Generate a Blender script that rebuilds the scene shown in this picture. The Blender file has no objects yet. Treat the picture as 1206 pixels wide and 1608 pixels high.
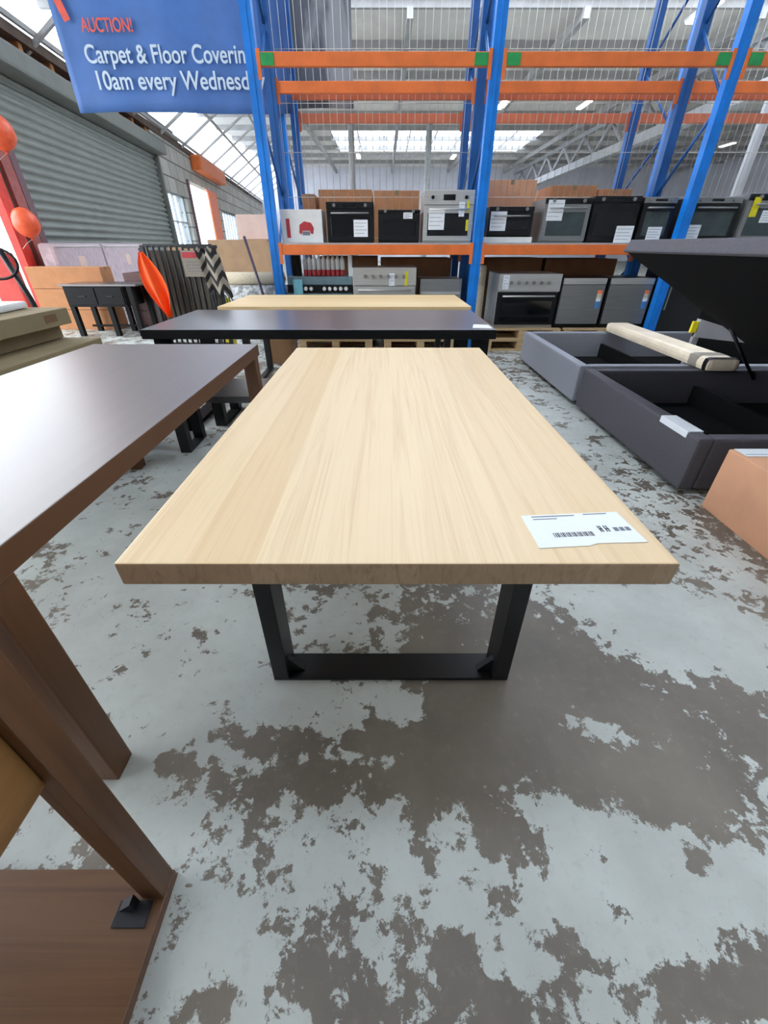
import bpy, bmesh, math, random
from mathutils import Vector, Matrix
random.seed(7)
S = bpy.context.scene
C = S.collection
PI = math.pi

# ------------------------------------------------------------------ materials
def lin(r, g, b):
    f = lambda v: (v/255/12.92) if v/255 <= .04045 else ((v/255+.055)/1.055)**2.4
    return (f(r), f(g), f(b), 1)

class NT:
    def __init__(self, name):
        self.m = bpy.data.materials.new(name); self.m.use_nodes = True
        self.t = self.m.node_tree; self.t.nodes.clear()
        self.out = self.n('ShaderNodeOutputMaterial')
    def n(self, kind, **kw):
        nd = self.t.nodes.new(kind)
        for k, v in kw.items():
            if k.startswith('i_'):
                nd.inputs[int(k[2:]) if k[2:].isdigit() else k[2:].replace('_', ' ')].default_value = v
            else: setattr(nd, k, v)
        return nd
    def l(self, a, b): self.t.links.new(a, b)
    def math(self, op, a, b=None, clamp=False):
        nd = self.n('ShaderNodeMath', operation=op, use_clamp=clamp)
        for i, v in enumerate((a, b)):
            if v is None: continue
            if isinstance(v, (int, float)): nd.inputs[i].default_value = v
            else: self.l(v, nd.inputs[i])
        return nd.outputs[0]
    def mix(self, fac, a, b):
        nd = self.n('ShaderNodeMix', data_type='RGBA')
        for i, v in ((0, fac), (6, a), (7, b)):
            if isinstance(v, (int, float, tuple)): nd.inputs[i].default_value = v
            else: self.l(v, nd.inputs[i])
        return nd.outputs[2]
    def noise(self, vec, scale, detail=3, rough=.55, dist=0):
        nd = self.n('ShaderNodeTexNoise')
        nd.inputs['Scale'].default_value = scale; nd.inputs['Detail'].default_value = detail
        nd.inputs['Roughness'].default_value = rough; nd.inputs['Distortion'].default_value = dist
        if vec is not None: self.l(vec, nd.inputs['Vector'])
        return nd.outputs['Fac']
    def mapped(self, scale=(1, 1, 1), rot=(0, 0, 0)):
        tc = self.n('ShaderNodeTexCoord'); mp = self.n('ShaderNodeMapping')
        mp.inputs['Scale'].default_value = scale; mp.inputs['Rotation'].default_value = rot
        self.l(tc.outputs['Object'], mp.inputs['Vector']); return mp.outputs[0]
    def ss(self, x, a, b):
        nd = self.n('ShaderNodeMapRange', interpolation_type='SMOOTHSTEP')
        nd.inputs[1].default_value = a; nd.inputs[2].default_value = b
        self.l(x, nd.inputs[0]); return nd.outputs[0]
    def bsdf(self, col, rough=.5, metal=0, bump=None, bstr=.1, spec=.5):
        b = self.n('ShaderNodeBsdfPrincipled')
        for k, v in (('Base Color', col), ('Roughness', rough), ('Metallic', metal), ('Specular IOR Level', spec)):
            if isinstance(v, (int, float, tuple)): b.inputs[k].default_value = v
            else: self.l(v, b.inputs[k])
        if bump is not None:
            bp = self.n('ShaderNodeBump'); bp.inputs['Strength'].default_value = bstr; bp.inputs['Distance'].default_value = .01
            self.l(bump, bp.inputs['Height']); self.l(bp.outputs[0], b.inputs['Normal'])
        self.l(b.outputs[0], self.out.inputs[0]); return b

M = {}
def plain(name, rgb, rough=.5, metal=0, var=.12, scale=12, stretch=(1, 1, 1), bstr=0, spec=.5):
    t = NT(name); c = lin(*rgb); v = t.mapped(stretch)
    nz = t.noise(v, scale, 4)
    dk = tuple(x*(1-var) for x in c[:3])+(1,); lt = tuple(min(1, x*(1+var)) for x in c[:3])+(1,)
    col = t.mix(t.ss(nz, .3, .7), dk, lt)
    t.bsdf(col, rough, metal, nz if bstr else None, bstr, spec)
    M[name] = t.m; return t.m
def emis(name, rgb, s):
    t = NT(name); e = t.n('ShaderNodeEmission'); e.inputs[0].default_value = lin(*rgb); e.inputs[1].default_value = s
    t.l(e.outputs[0], t.out.inputs[0]); M[name] = t.m
def wood(name, c1, c2, c3, stave=.11, rough=.45, end=False, gscale=1., along='Y', offs=0, spec=.5):
    """staves side by side, grain running along one axis"""
    t = NT(name); tc = t.n('ShaderNodeTexCoord'); sx = t.n('ShaderNodeSeparateXYZ'); t.l(tc.outputs['Object'], sx.inputs[0])
    ax = {'X': 0, 'Y': 1, 'Z': 2}
    a = sx.outputs[ax[along]]; cr = sx.outputs[0 if along != 'X' else 1]; th = sx.outputs[2 if along != 'Z' else 1]
    idx = t.math('FLOOR', t.math('DIVIDE', t.math('ADD', cr, 5+offs), stave))
    wn = t.n('ShaderNodeTexWhiteNoise', noise_dimensions='1D'); t.l(idx, wn.inputs['W'])
    cb = t.n('ShaderNodeCombineXYZ')
    t.l(t.math('MULTIPLY', cr, 22*gscale), cb.inputs[0])
    t.l(t.math('ADD', t.math('MULTIPLY', a, .55*gscale), t.math('MULTIPLY', wn.outputs[0], 40)), cb.inputs[1])
    t.l(t.math('MULTIPLY', th, 9*gscale), cb.inputs[2])
    g1 = t.noise(cb.outputs[0], 1.2, 5, .6, .8)
    cb2 = t.n('ShaderNodeCombineXYZ')
    t.l(t.math('MULTIPLY', cr, 160*gscale), cb2.inputs[0]); t.l(t.math('MULTIPLY', a, 1.6*gscale), cb2.inputs[1]); t.l(t.math('MULTIPLY', th, 50), cb2.inputs[2])
    g2 = t.noise(cb2.outputs[0], 1., 3, .5)
    base = t.mix(wn.outputs[0], lin(*c1), lin(*c2))
    gr = t.math('ADD', t.math('MULTIPLY', t.ss(g1, .45, .75), .6), t.math('MULTIPLY', t.ss(g2, .5, .75), .3), True)
    col = t.mix(gr, base, lin(*c3))
    t.bsdf(col, rough, 0, g2, .06, spec)
    M[name] = t.m; return t.m

wood('oak', (234, 210, 170), (223, 193, 148), (208, 174, 128), .125, .42, gscale=1.5)
wood('oak_end', (182, 154, 124), (166, 137, 107), (134, 106, 78), .06, .5, gscale=2.5)
wood('oak_far', (228, 200, 150), (218, 188, 138), (196, 160, 110), .14, .45, along='X')
wood('walnut', (84, 62, 51), (76, 56, 47), (60, 43, 36), .16, .45, spec=.8)
q = M['walnut'].node_tree.nodes['Principled BSDF'].inputs; q['Coat Weight'].default_value = 1; q['Coat Roughness'].default_value = .42; q['Coat IOR'].default_value = 2.0
wood('walnut_edge', (108, 72, 44), (98, 64, 38), (74, 46, 27), .5, .45)
wood('walnut_post', (108, 72, 44), (98, 64, 38), (74, 46, 27), .3, .45, along='Z')
wood('walnut_shelf', (112, 78, 50), (102, 69, 43), (80, 53, 33), .2, .4, along='X')
wood('golden_panel', (146, 102, 50), (136, 94, 45), (112, 76, 36), .3, .5, along='Y')
wood('pallet', (214, 186, 142), (200, 170, 125), (166, 134, 92), .1, .75, along='X')
wood('mahogany', (88, 38, 30), (76, 32, 26), (50, 20, 18), .3, .35, along='X')
plain('black_top', (46, 42, 46), .4, 0, .12, 4, spec=.8)
q = M['black_top'].node_tree.nodes['Principled BSDF'].inputs; q['Coat Weight'].default_value = 1; q['Coat Roughness'].default_value = .3; q['Coat IOR'].default_value = 1.8
plain('black_metal', (15, 17, 22), .42, 0, .08, 9)
plain('black_wood', (9, 10, 12), .5, 0, .1, 8, spec=.22)
plain('blue_paint', (12, 122, 214), .42, 0, .12, 5)
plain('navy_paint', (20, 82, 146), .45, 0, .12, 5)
plain('orange_paint', (226, 116, 54), .5, 0, .1, 5)
plain('orange_faded', (196, 106, 70), .6, 0, .1, 5)
plain('green_clip', (34, 150, 80), .5)
plain('galv', (178, 182, 184), .45, .3, .1, 8)
plain('wire', (196, 194, 186), .4, .5, .1, 4)
plain('steel', (196, 196, 192), .32, .45, .08, 3, (1, 1, 30))
plain('dark_steel', (142, 143, 142), .34, .5, .08, 3, (1, 1, 30))
plain('grey_enamel', (112, 138, 146), .4)
plain('white_plastic', (226, 226, 224), .4, 0, .04)
plain('black_glass', (10, 13, 14), .08, 0, .05)
plain('smoke_glass', (60, 72, 72), .12, 0, .25, 5)
plain('black_enamel', (22, 23, 25), .3, spec=.35)
plain('paper', (232, 236, 240), .7, 0, .02)
plain('ink', (110, 116, 124), .7)
plain('black_ink', (30, 30, 34), .7)
plain('yellow_tag', (222, 208, 30), .5)
plain('red_print', (178, 48, 56), .6)
plain('aqua', (130, 200, 214), .6)
plain('energy_blue', (74, 134, 200), .6)
plain('cardboard', (186, 130, 88), .85, 0, .07, 6)
plain('cardboard_light', (222, 166, 130), .85, 0, .06, 5)
plain('cardboard_tan', (178, 146, 112), .85, 0, .07, 6)
plain('cardboard_olive', (140, 124, 92), .85, 0, .07, 6)
plain('cardboard_dark', (122, 92, 62), .88, 0, .1, 6)
plain('cardboard_pink', (226, 196, 180), .8, 0, .05, 5)
plain('bed_light', (150, 152, 160), .9, 0, .1, 120, bstr=.15)
plain('bed_dark', (84, 82, 88), .92, 0, .12, 120, bstr=.15)
plain('black_fabric', (14, 14, 14), .95, 0, .15, 60, spec=.2)
plain('wrap', (240, 224, 198), .4, 0, .08, 7)
plain('banner_blue', (66, 108, 172), .6, 0, .1, 3)
plain('banner_red', (226, 92, 74), .6)
plain('banner_white', (196, 212, 222), .6, 0, .03)
plain('mattress_fabric', (196, 176, 180), .7, 0, .16, 9, (1, 3, 1), bstr=.4)
plain('hi_vis', (255, 92, 20), .65, 0, .08, 6)
plain('balloon_orange', (240, 98, 58), .35)
plain('red_steel', (224, 66, 52), .45)
plain('rust_red', (164, 92, 86), .55)
plain('mauve_steel', (112, 84, 88), .55)
plain('roller', (142, 145, 138), .5, .15, .07, 3)
plain('roller_dark', (120, 122, 117), .55, .1, .07, 3)
plain('timber', (176, 118, 70), .8, 0, .2, 4, (1, 5, 1))
plain('dark_timber', (90, 74, 64), .85, 0, .2, 4)
plain('block', (158, 154, 144), .9, 0, .2, 3, bstr=.2)
plain('back_wall', (226, 226, 234), .85, 0, .07, .8)
plain('roof_grey', (232, 227, 220), .85, 0, .1, .5)
plain('purlin', (168, 166, 164), .7, 0, .1, 2)
plain('truss', (176, 176, 178), .6, 0, .08, 3)
plain('rug_taupe', (112, 104, 92), .95, 0, .15, 90, bstr=.3)
plain('rug_dark', (44, 40, 38), .95, 0, .15, 90)
plain('rug_grey', (150, 142, 130), .95, 0, .12, 90)
plain('rug_cream', (204, 192, 166), .95, 0, .1, 40)
plain('purple_pole', (58, 40, 62), .5)
plain('outdoor_ground', (176, 172, 164), .9, 0, .15, 1)
plain('bark', (90, 70, 52), .9)
plain('leaf', (92, 142, 98), .8, 0, .25, 3)
plain('orange_leaf', (246, 128, 84), .5)
plain('brick_out', (196, 190, 186), .9)
emis('tube', (255, 250, 240), 14)

def build_floor_mat():
    t = NT('concrete'); tc = t.n('ShaderNodeTexCoord'); vec = tc.outputs['Object']
    big = t.noise(vec, 3.6, 12, .68, .3); fine = t.noise(vec, 17., 9, .72, .25); mid = t.noise(vec, 8., 9, .7, .4)
    w = t.math('ADD', t.math('MULTIPLY', big, .36), t.math('ADD', t.math('MULTIPLY', fine, .34), t.math('MULTIPLY', mid, .30)))
    blobs = [(-.85, 1.1, .45, .8, .085), (-1.2, 2.2, .7, 1.2, .09), (-.3, 1.1, .35, .3, .05), (.36, .88, .34, .36, -.13), (.62, .74, .5, .26, -.15), (.25, .6, .3, .16, -.08),
             (.15, 1.6, .5, .5, -.03), (1.12, 1.08, .34, .24, .26), (1.2, 2.1, .4, .8, .02), (.62, .672, .11, .055, .24), (.68, .53, .34, .10, -.12),
             (.37, .49, .13, .06, .2), (.48, .43, .1, .05, .15), (-.32, .645, .12, .05, -.17), (-.03, .64, .09, .04, -.16), (-.1, .53, .28, .05, -.13), (-.6, .58, .05, .04, -.17),
             (.15, .32, .5, .06, .05), (.73, .37, .055, .035, -.22), (.66, .30, .36, .13, .14), (.78, .19, .16, .07, -.16), (-.38, .3, .2, .14, .05), (-.35, .76, .5, .1, .06),
             (.05, .745, .08, .05, .2), (.05, .15, .5, .05, -.05), (1.05, .62, .25, .1, -.06), (.3, 3.2, 3., 1., .05), (1.4, 3.6, .6, 1.2, .02), (-.2, .42, .35, .05, .05), (-.75, .7, .25, .25, .06)]
    acc = None
    for x, y, rx, ry, a in blobs:
        sb = t.n('ShaderNodeVectorMath', operation='SUBTRACT'); t.l(vec, sb.inputs[0]); sb.inputs[1].default_value = (x, y, 0)
        ml = t.n('ShaderNodeVectorMath', operation='MULTIPLY'); t.l(sb.outputs[0], ml.inputs[0]); ml.inputs[1].default_value = (1/rx, 1/ry, 0)
        ln = t.n('ShaderNodeVectorMath', operation='LENGTH'); t.l(ml.outputs[0], ln.inputs[0])
        k = t.n('ShaderNodeMapRange', interpolation_type='SMOOTHSTEP'); t.l(ln.outputs['Value'], k.inputs[0])
        k.inputs[1].default_value = 1.35; k.inputs[2].default_value = .35; k.inputs[3].default_value = 0; k.inputs[4].default_value = a
        acc = k.outputs[0] if acc is None else t.math('ADD', acc, k.outputs[0])
    tot = t.math('ADD', t.math('ADD', t.math('MULTIPLY', t.math('SUBTRACT', w, .5), 3.0), .515), t.math('MULTIPLY', acc, 1.3))
    mask = t.ss(tot, .475, .525)
    tone = t.noise(vec, 1.4, 5, .6); tone2 = t.noise(vec, 30, 4, .7)
    dark = t.mix(t.ss(tone, .35, .65), lin(108, 101, 92), lin(130, 122, 110))
    dark = t.mix(t.math('MULTIPLY', t.ss(tone2, .5, .8), .35), dark, lin(150, 143, 130))
    light = t.mix(t.ss(t.noise(vec, 2.3, 6, .6), .3, .7), lin(182, 186, 180), lin(202, 207, 201))
    light = t.mix(t.math('MULTIPLY', t.ss(tone2, .52, .72), .22), light, lin(150, 150, 144))
    col = t.mix(mask, dark, light)
    # sawn joint in the slab
    sx = t.n('ShaderNodeSeparateXYZ'); t.l(vec, sx.inputs[0])
    dj = t.math('ABSOLUTE', t.math('ADD', sx.outputs[0], t.math('ADD', 1.69, t.math('MULTIPLY', t.math('SUBTRACT', tone2, .5), .02))))
    jt = t.ss(dj, .007, .003)
    col = t.mix(t.math('MULTIPLY', jt, .7), col, lin(70, 66, 62))
    rough = t.math('ADD', t.math('MULTIPLY', mask, .12), .42)
    t.bsdf(col, rough, 0, w, .12, .35)
    M['concrete'] = t.m
build_floor_mat()

def build_block_mat():
    t = NT('blockwork'); v = t.mapped()
    br = t.n('ShaderNodeTexBrick'); t.l(v, br.inputs[0]); br.inputs['Scale'].default_value = 1
    tc = t.n('ShaderNodeTexCoord'); sx = t.n('ShaderNodeSeparateXYZ'); t.l(tc.outputs['Object'], sx.inputs[0])
    cb = t.n('ShaderNodeCombineXYZ'); t.l(sx.outputs[1], cb.inputs[0]); t.l(sx.outputs[2], cb.inputs[1]); t.l(cb.outputs[0], br.inputs[0])
    br.inputs['Brick Width'].default_value = .9; br.inputs['Row Height'].default_value = .45; br.inputs['Mortar Size'].default_value = .02
    br.inputs['Color1'].default_value = lin(190, 186, 178); br.inputs['Color2'].default_value = lin(172, 168, 160); br.inputs['Mortar'].default_value = lin(96, 92, 86)
    nz = t.noise(v, 1.5, 6, .6)
    col = t.mix(t.math('MULTIPLY', t.ss(nz, .45, .7), .5), br.outputs[0], lin(140, 134, 126))
    t.bsdf(col, .9); M['blockwork'] = t.m
build_block_mat()

def build_pane(name, tint, trans):
    t = NT(name); tr = t.n('ShaderNodeBsdfTransparent'); tr.inputs[0].default_value = tint
    gl = t.n('ShaderNodeBsdfGlossy'); gl.inputs['Roughness'].default_value = .15
    mx = t.n('ShaderNodeMixShader'); mx.inputs[0].default_value = 1-trans
    t.l(tr.outputs[0], mx.inputs[1]); t.l(gl.outputs[0], mx.inputs[2]); t.l(mx.outputs[0], t.out.inputs[0]); M[name] = t.m
build_pane('skylight_sheet', (.93, .96, 1, 1), .95)
build_pane('window_glass', (.9, .95, 1, 1), .93)

def build_picture():
    t = NT('grey_picture'); v = t.mapped((1, 1, .35)); a = t.noise(v, 1.6, 5, .6, .6)
    r = t.n('ShaderNodeValToRGB'); t.l(a, r.inputs[0])
    e = r.color_ramp.elements; e[0].position = .4; e[0].color = lin(58, 64, 74); e[1].position = .62; e[1].color = lin(150, 152, 154)
    x = e.new(.52); x.color = lin(84, 88, 98)
    t.bsdf(r.outputs[0], .6); M['grey_picture'] = t.m
build_picture()

def build_chevron():
    t = NT('chevron'); tc = t.n('ShaderNodeTexCoord'); sx = t.n('ShaderNodeSeparateXYZ'); t.l(tc.outputs['Object'], sx.inputs[0])
    zig = t.math('PINGPONG', sx.outputs[0], .075)
    k = t.math('FRACT', t.math('MULTIPLY', t.math('SUBTRACT', sx.outputs[2], t.math('MULTIPLY', zig, 1.5)), 7.5))
    t.bsdf(t.mix(t.ss(k, .48, .56), lin(150, 142, 128), lin(40, 38, 38)), .95); M['chevron'] = t.m
build_chevron()

def build_pattern():
    t = NT('rug_pattern'); v = t.mapped(); vo = t.n('ShaderNodeTexVoronoi'); vo.inputs['Scale'].default_value = 9; t.l(v, vo.inputs['Vector'])
    nz = t.noise(v, 12, 4, .7)
    t.bsdf(t.mix(t.ss(nz, .4, .6), lin(206, 206, 206), lin(128, 130, 128)), .95); M['rug_pattern'] = t.m
build_pattern()

# ------------------------------------------------------------------ mesh helpers
class MB:
    def __init__(self): self.b = bmesh.new()
    def _tag(self, faces, m, smooth=False):
        for f in faces: f.material_index = m; f.smooth = smooth
    def box(self, x0, x1, y0, y1, z0, z1, bev=0, m=0, mat=None):
        g = bmesh.ops.create_cube(self.b, size=1)['verts']
        for v in g:
            v.co = Vector(((x0+x1)/2+v.co.x*(x1-x0), (y0+y1)/2+v.co.y*(y1-y0), (z0+z1)/2+v.co.z*(z1-z0)))
        fs = set(f for v in g for f in v.link_faces); self._tag(fs, m)
        if bev:
            es = list(set(e for v in g for e in v.link_edges))
            r = bmesh.ops.bevel(self.b, geom=es, offset=bev, segments=2, affect='EDGES', profile=.6, material=m)
            g = list(set(r['verts']) | set(v for v in g if v.is_valid))
        if mat is not None: bmesh.ops.transform(self.b, matrix=mat, verts=[v for v in g if v.is_valid])
        return self
    def cyl(self, a, b, r, r2=None, n=10, m=0, cap=True):
        a, b = Vector(a), Vector(b); d = b-a
        g = bmesh.ops.create_cone(self.b, cap_ends=cap, segments=n, radius1=r, radius2=r if r2 is None else r2, depth=d.length)['verts']
        mt = Matrix.Translation((a+b)/2) @ d.to_track_quat('Z', 'Y').to_matrix().to_4x4()
        bmesh.ops.transform(self.b, matrix=mt, verts=g)
        for f in set(f for v in g for f in v.link_faces): f.material_index = m; f.smooth = len(f.verts) == 4
        return self
    def tube(self, pts, r, n=8, m=0):
        pts = [Vector(p) for p in pts]; rings = []
        for i, p in enumerate(pts):
            d = (pts[min(i+1, len(pts)-1)]-pts[max(i-1, 0)]).normalized()
            q = d.to_track_quat('Z', 'Y')
            rings.append([self.b.verts.new(p+q @ Vector((math.cos(2*PI*k/n)*r, math.sin(2*PI*k/n)*r, 0))) for k in range(n)])
        for i in range(len(rings)-1):
            for k in range(n):
                f = self.b.faces.new((rings[i][k], rings[i][(k+1) % n], rings[i+1][(k+1) % n], rings[i+1][k])); f.material_index = m; f.smooth = True
        f = self.b.faces.new(rings[0][::-1]); f.material_index = m
        f = self.b.faces.new(rings[-1]); f.material_index = m
        return self
    def lathe(self, prof, c=(0, 0, 0), n=14, m=0):
        c = Vector(c); rings = []
        for r, z in prof:
            rings.append([self.b.verts.new(c+Vector((math.cos(2*PI*k/n)*r, math.sin(2*PI*k/n)*r, z))) for k in range(n)])
        for i in range(len(rings)-1):
            for k in range(n):
                f = self.b.faces.new((rings[i][k], rings[i][(k+1) % n], rings[i+1][(k+1) % n], rings[i+1][k])); f.material_index = m; f.smooth = True
        for rg in (rings[0][::-1], rings[-1]):
            f = self.b.faces.new(rg); f.material_index = m
        return self
    def prism(self, poly, axis, a, b, m=0):
        """polygon in the plane across an axis, extruded from a to b"""
        def P(u, v, w): return {'X': (w, u, v), 'Y': (u, w, v), 'Z': (u, v, w)}[axis]
        A = [self.b.verts.new(P(u, v, a)) for u, v in poly]; B = [self.b.verts.new(P(u, v, b)) for u, v in poly]
        fs = [self.b.faces.new(A), self.b.faces.new(B[::-1])]
        for i in range(len(poly)):
            j = (i+1) % len(poly); fs.append(self.b.faces.new((A[i], B[i], B[j], A[j])))
        self._tag(fs, m); bmesh.ops.recalc_face_normals(self.b, faces=fs); return self
    def sheet(self, nx, nz, fn, th, m=0):
        """a thin sheet of cloth with real thickness: fn(u, v) -> point"""
        V = {}
        for s in (0, 1):
            for i in range(nx+1):
                for j in range(nz+1):
                    p = Vector(fn(i/nx, j/nz)); V[s, i, j] = self.b.verts.new(p+Vector((0, th*s, 0)))
        fs = []
        for s in (0, 1):
            for i in range(nx):
                for j in range(nz):
                    q = [V[s, i, j], V[s, i+1, j], V[s, i+1, j+1], V[s, i, j+1]]
                    f = self.b.faces.new(q if s == 0 else q[::-1]); f.smooth = True; fs.append(f)
        for i in range(nx):
            for j in (0, nz): fs.append(self.b.faces.new((V[0, i, j], V[1, i, j], V[1, i+1, j], V[0, i+1, j])))
        for j in range(nz):
            for i in (0, nx): fs.append(self.b.faces.new((V[0, i, j], V[0, i, j+1], V[1, i, j+1], V[1, i, j])))
        for f in fs: f.material_index = m
        bmesh.ops.recalc_face_normals(self.b, faces=fs); return self
    def make(self, name, mats, parent=None, label=None):
        me = bpy.data.meshes.new(name); self.b.to_mesh(me); self.b.free()
        for k in ([mats] if isinstance(mats, str) else mats): me.materials.append(M[k])
        o = bpy.data.objects.new(name, me); C.objects.link(o)
        if parent is not None: o.parent = parent
        if label: o['label'] = label
        return o

def tag(o, label, cat, group=None, kind=None):
    o['label'] = label; o['category'] = cat
    if group: o['group'] = group
    if kind: o['kind'] = kind
    return o
def thing(name, label, cat, loc=(0, 0, 0), rz=0, group=None):
    o = bpy.data.objects.new(name, None); C.objects.link(o); o.empty_display_size = .1
    o.location = loc; o.rotation_euler = (0, 0, rz); return tag(o, label, cat, group)
def struct(name, mb, mats, loc=None, rz=0, parent=None):
    o = mb.make(name, mats, parent)
    if parent is None: o['kind'] = 'structure'
    if loc: o.location = loc
    o.rotation_euler = (0, 0, rz); return o
def dup(root, loc, rz, label):
    r = root.copy(); C.objects.link(r); r.location = loc; r.rotation_euler = (0, 0, rz); r['label'] = label
    for ch in root.children:
        c = ch.copy(); C.objects.link(c); c.parent = r
        for g in ch.children:
            d = g.copy(); C.objects.link(d); d.parent = c
    return r

# ------------------------------------------------------------------ building shell
ROOF = 6.6
b = MB(); b.box(-14, 26, -12, 44, -.12, 0); struct('floor', b, 'concrete')
b = MB(); b.box(-30, -14.02, -20, 60, -.16, -.04); struct('ground_outside', b, 'outdoor_ground')

WX, WA = -4.994, math.atan(.125)          # left wall: X at Y = 0, and its small turn
def wall_loc(z=0): return (WX, 0, z)
k_s = 1/math.cos(WA)
def sY(y): return y*k_s                    # distance along the wall for a given Y
# local axes of the wall: +y along the wall, +x into the hall
b = MB()
T = -.3
zt = 4.25
b.box(T, 0, sY(-12), sY(-2), 0, zt)
b.box(T, 0, sY(-2), sY(8.0), 4.0, zt)  # opening below raised and widened out of view to let in side light
b.box(T, 0, sY(8.0), sY(8.92), 3.62, zt)
b.box(T, 0, sY(8.92), sY(16.6), 3.62, 3.9)
b.box(T, 0, sY(16.6), sY(16.9), 0, zt+.5)
b.box(T, 0, sY(16.9), sY(19.3), 2.75, zt+.3)
b.box(T, 0, sY(16.9), sY(19.3), 0, 1.1)
b.box(T, 0, sY(19.3), sY(19.75), 0, zt+.2)
b.box(T, 0, sY(19.75), sY(24.9), 3.3, zt)
b.box(T, 0, sY(24.9), sY(25.6), 0, zt)
b.box(T, 0, sY(25.6), sY(31), 2.7, zt)
b.box(T, 0, sY(25.6), sY(31), 0, 1.0)
b.box(T, 0, sY(31), sY(44), 0, zt)
struct('wall_left', b, 'blockwork', wall_loc(), WA)
# timber wall plate and rough studs over the roller door
b = MB()
b.box(T, .02, sY(8), sY(16.7), 3.9, 3.98); b.box(T-.02, .05, sY(-12), sY(44), zt-.1, zt+.06, m=1)
b.box(T, -.22, sY(8), sY(16.7), 3.9, zt-.08, m=1)
for i in range(10): b.box(-.24, -.02, sY(8.3+i), sY(8.42+i), 3.97, zt-.1)
struct('trim_1', b, ['timber', 'dark_timber'], wall_loc(), WA)

b = MB(); b.box(-14, 26, 43.7, 44, 0, ROOF); struct('wall_back', b, 'back_wall')
b = MB(); b.box(25.7, 26, -12, 43.7, 0, ROOF); struct('wall_right', b, 'back_wall')
b = MB(); b.box(-14, 25.7, -12.3, -12, 0, ROOF); struct('wall_front', b, 'back_wall')

# roof: flat grey lining with daylight strips added to brighten the hall, and a sloping daylight strip over the left wall
E0 = 3.4                                   # how far the sloping strip reaches into the hall
b = MB()
strips = [(1.0, 1.9), (5.2, 6.6), (9.2, 11.7), (12.6, 15.9), (31, 37)]  # invented roof openings that let in extra light; only the farthest is in view
y = -12.
for a, c in strips + [(44, 44)]:
    if a > y: b.box(-9, 26, y, a, ROOF, ROOF+.08)
    b.box(-9, -3, a, c, ROOF, ROOF+.08); b.box(9 if a > 30 else 24, 26, a, c, ROOF, ROOF+.08)
    y = c
def roofless(o): return o
struct('ceiling', b, 'roof_grey')
for i, (a, c) in enumerate(strips):
    b = MB(); b.box(-3, 9 if a > 30 else 24, a, c, ROOF+.02, ROOF+.05); w = struct('window_%d' % (i+4), b, 'skylight_sheet')  # pane of an added skylight, there to brighten the hall
    b = MB()
    for k in range(9 if a > 30 else 19): b.box(-3+k*1.5-.03, -3+k*1.5+.03, a, c, ROOF-.06, ROOF+.02)
    b.make('window_frame', 'purlin', w)
# sloping strip
b = MB()
zs = lambda x: zt+.1+x*(ROOF-zt-.1)/E0
b.prism([(-.5, zs(-.5)), (E0, zs(E0)), (E0, zs(E0)+.03), (-.5, zs(-.5)+.03)], 'Y', sY(-12), sY(44))
w = struct('window_3', b, 'skylight_sheet', wall_loc(), WA)
b = MB()
for k in range(4):
    x = .1+k*(E0-.2)/3
    b.box(x-.03, x+.03, sY(-12), sY(44), zs(x)-.09, zs(x)-.01)
for k in range(24):
    yy = sY(-10+k*2.3)
    b.prism([(-.1, zs(-.1)-.18), (E0, zs(E0)-.18), (E0, zs(E0)-.1), (-.1, zs(-.1)-.1)], 'Y', yy, yy+.08)
b.make('window_frame', 'purlin', w)
# purlins under the flat roof
b = MB()
for k in range(10): b.box(-9, 26, 16.1+k*2.7, 16.22+k*2.7, ROOF-.2, ROOF-.001)
for k in range(7): b.box(-4+k*4.6, -3.84+k*4.6, 16.0, 43.6, ROOF-.42, ROOF-.2)
struct('trim_2', b, 'purlin')

# left wall fittings: each set into the wall
b = MB(); b.box(-.2, -.17, sY(16.9), sY(19.3), 1.1, 2.75); w = struct('window_1', b, 'window_glass', wall_loc(), WA)
b = MB()
for k in range(5): b.box(-.22, -.14, sY(16.9)+k*.59, sY(16.9)+k*.59+.05, 1.1, 2.75)
for z in (1.1, 1.9, 2.7): b.box(-.22, -.14, sY(16.9), sY(19.3), z, z+.05)
b.make('window_frame', 'galv', w)
b = MB(); b.box(-.2, -.17, sY(25.6), sY(31), 1.0, 2.7); w = struct('window_2', b, 'window_glass', wall_loc(), WA)
b = MB()
for k in range(8): b.box(-.22, -.14, sY(25.6)+k*.76, sY(25.6)+k*.76+.06, 1.0, 2.7)
for z in (1.0, 2.64): b.box(-.22, -.14, sY(25.6), sY(31), z, z+.06)
b.make('window_frame', 'galv', w)
# side entrance with red steel posts
b = MB(); b.box(-.06, .06, sY(7.95), sY(8.2), 0, 3.62)
d1 = struct('door_1', b, 'red_steel', wall_loc(), WA)
b = MB(); b.box(-.06, .0, sY(8.2), sY(8.36), 0, 3.62); b.make('door_recess', 'dark_timber', d1)
b = MB(); b.box(-.06, .05, sY(8.36), sY(8.62), 0, 3.62); b.make('door_post', 'rust_red', d1)
b = MB(); b.box(-.06, .06, sY(8.62), sY(8.8), 0, 3.7); b.make('door_guide', 'mauve_steel', d1)
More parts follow.
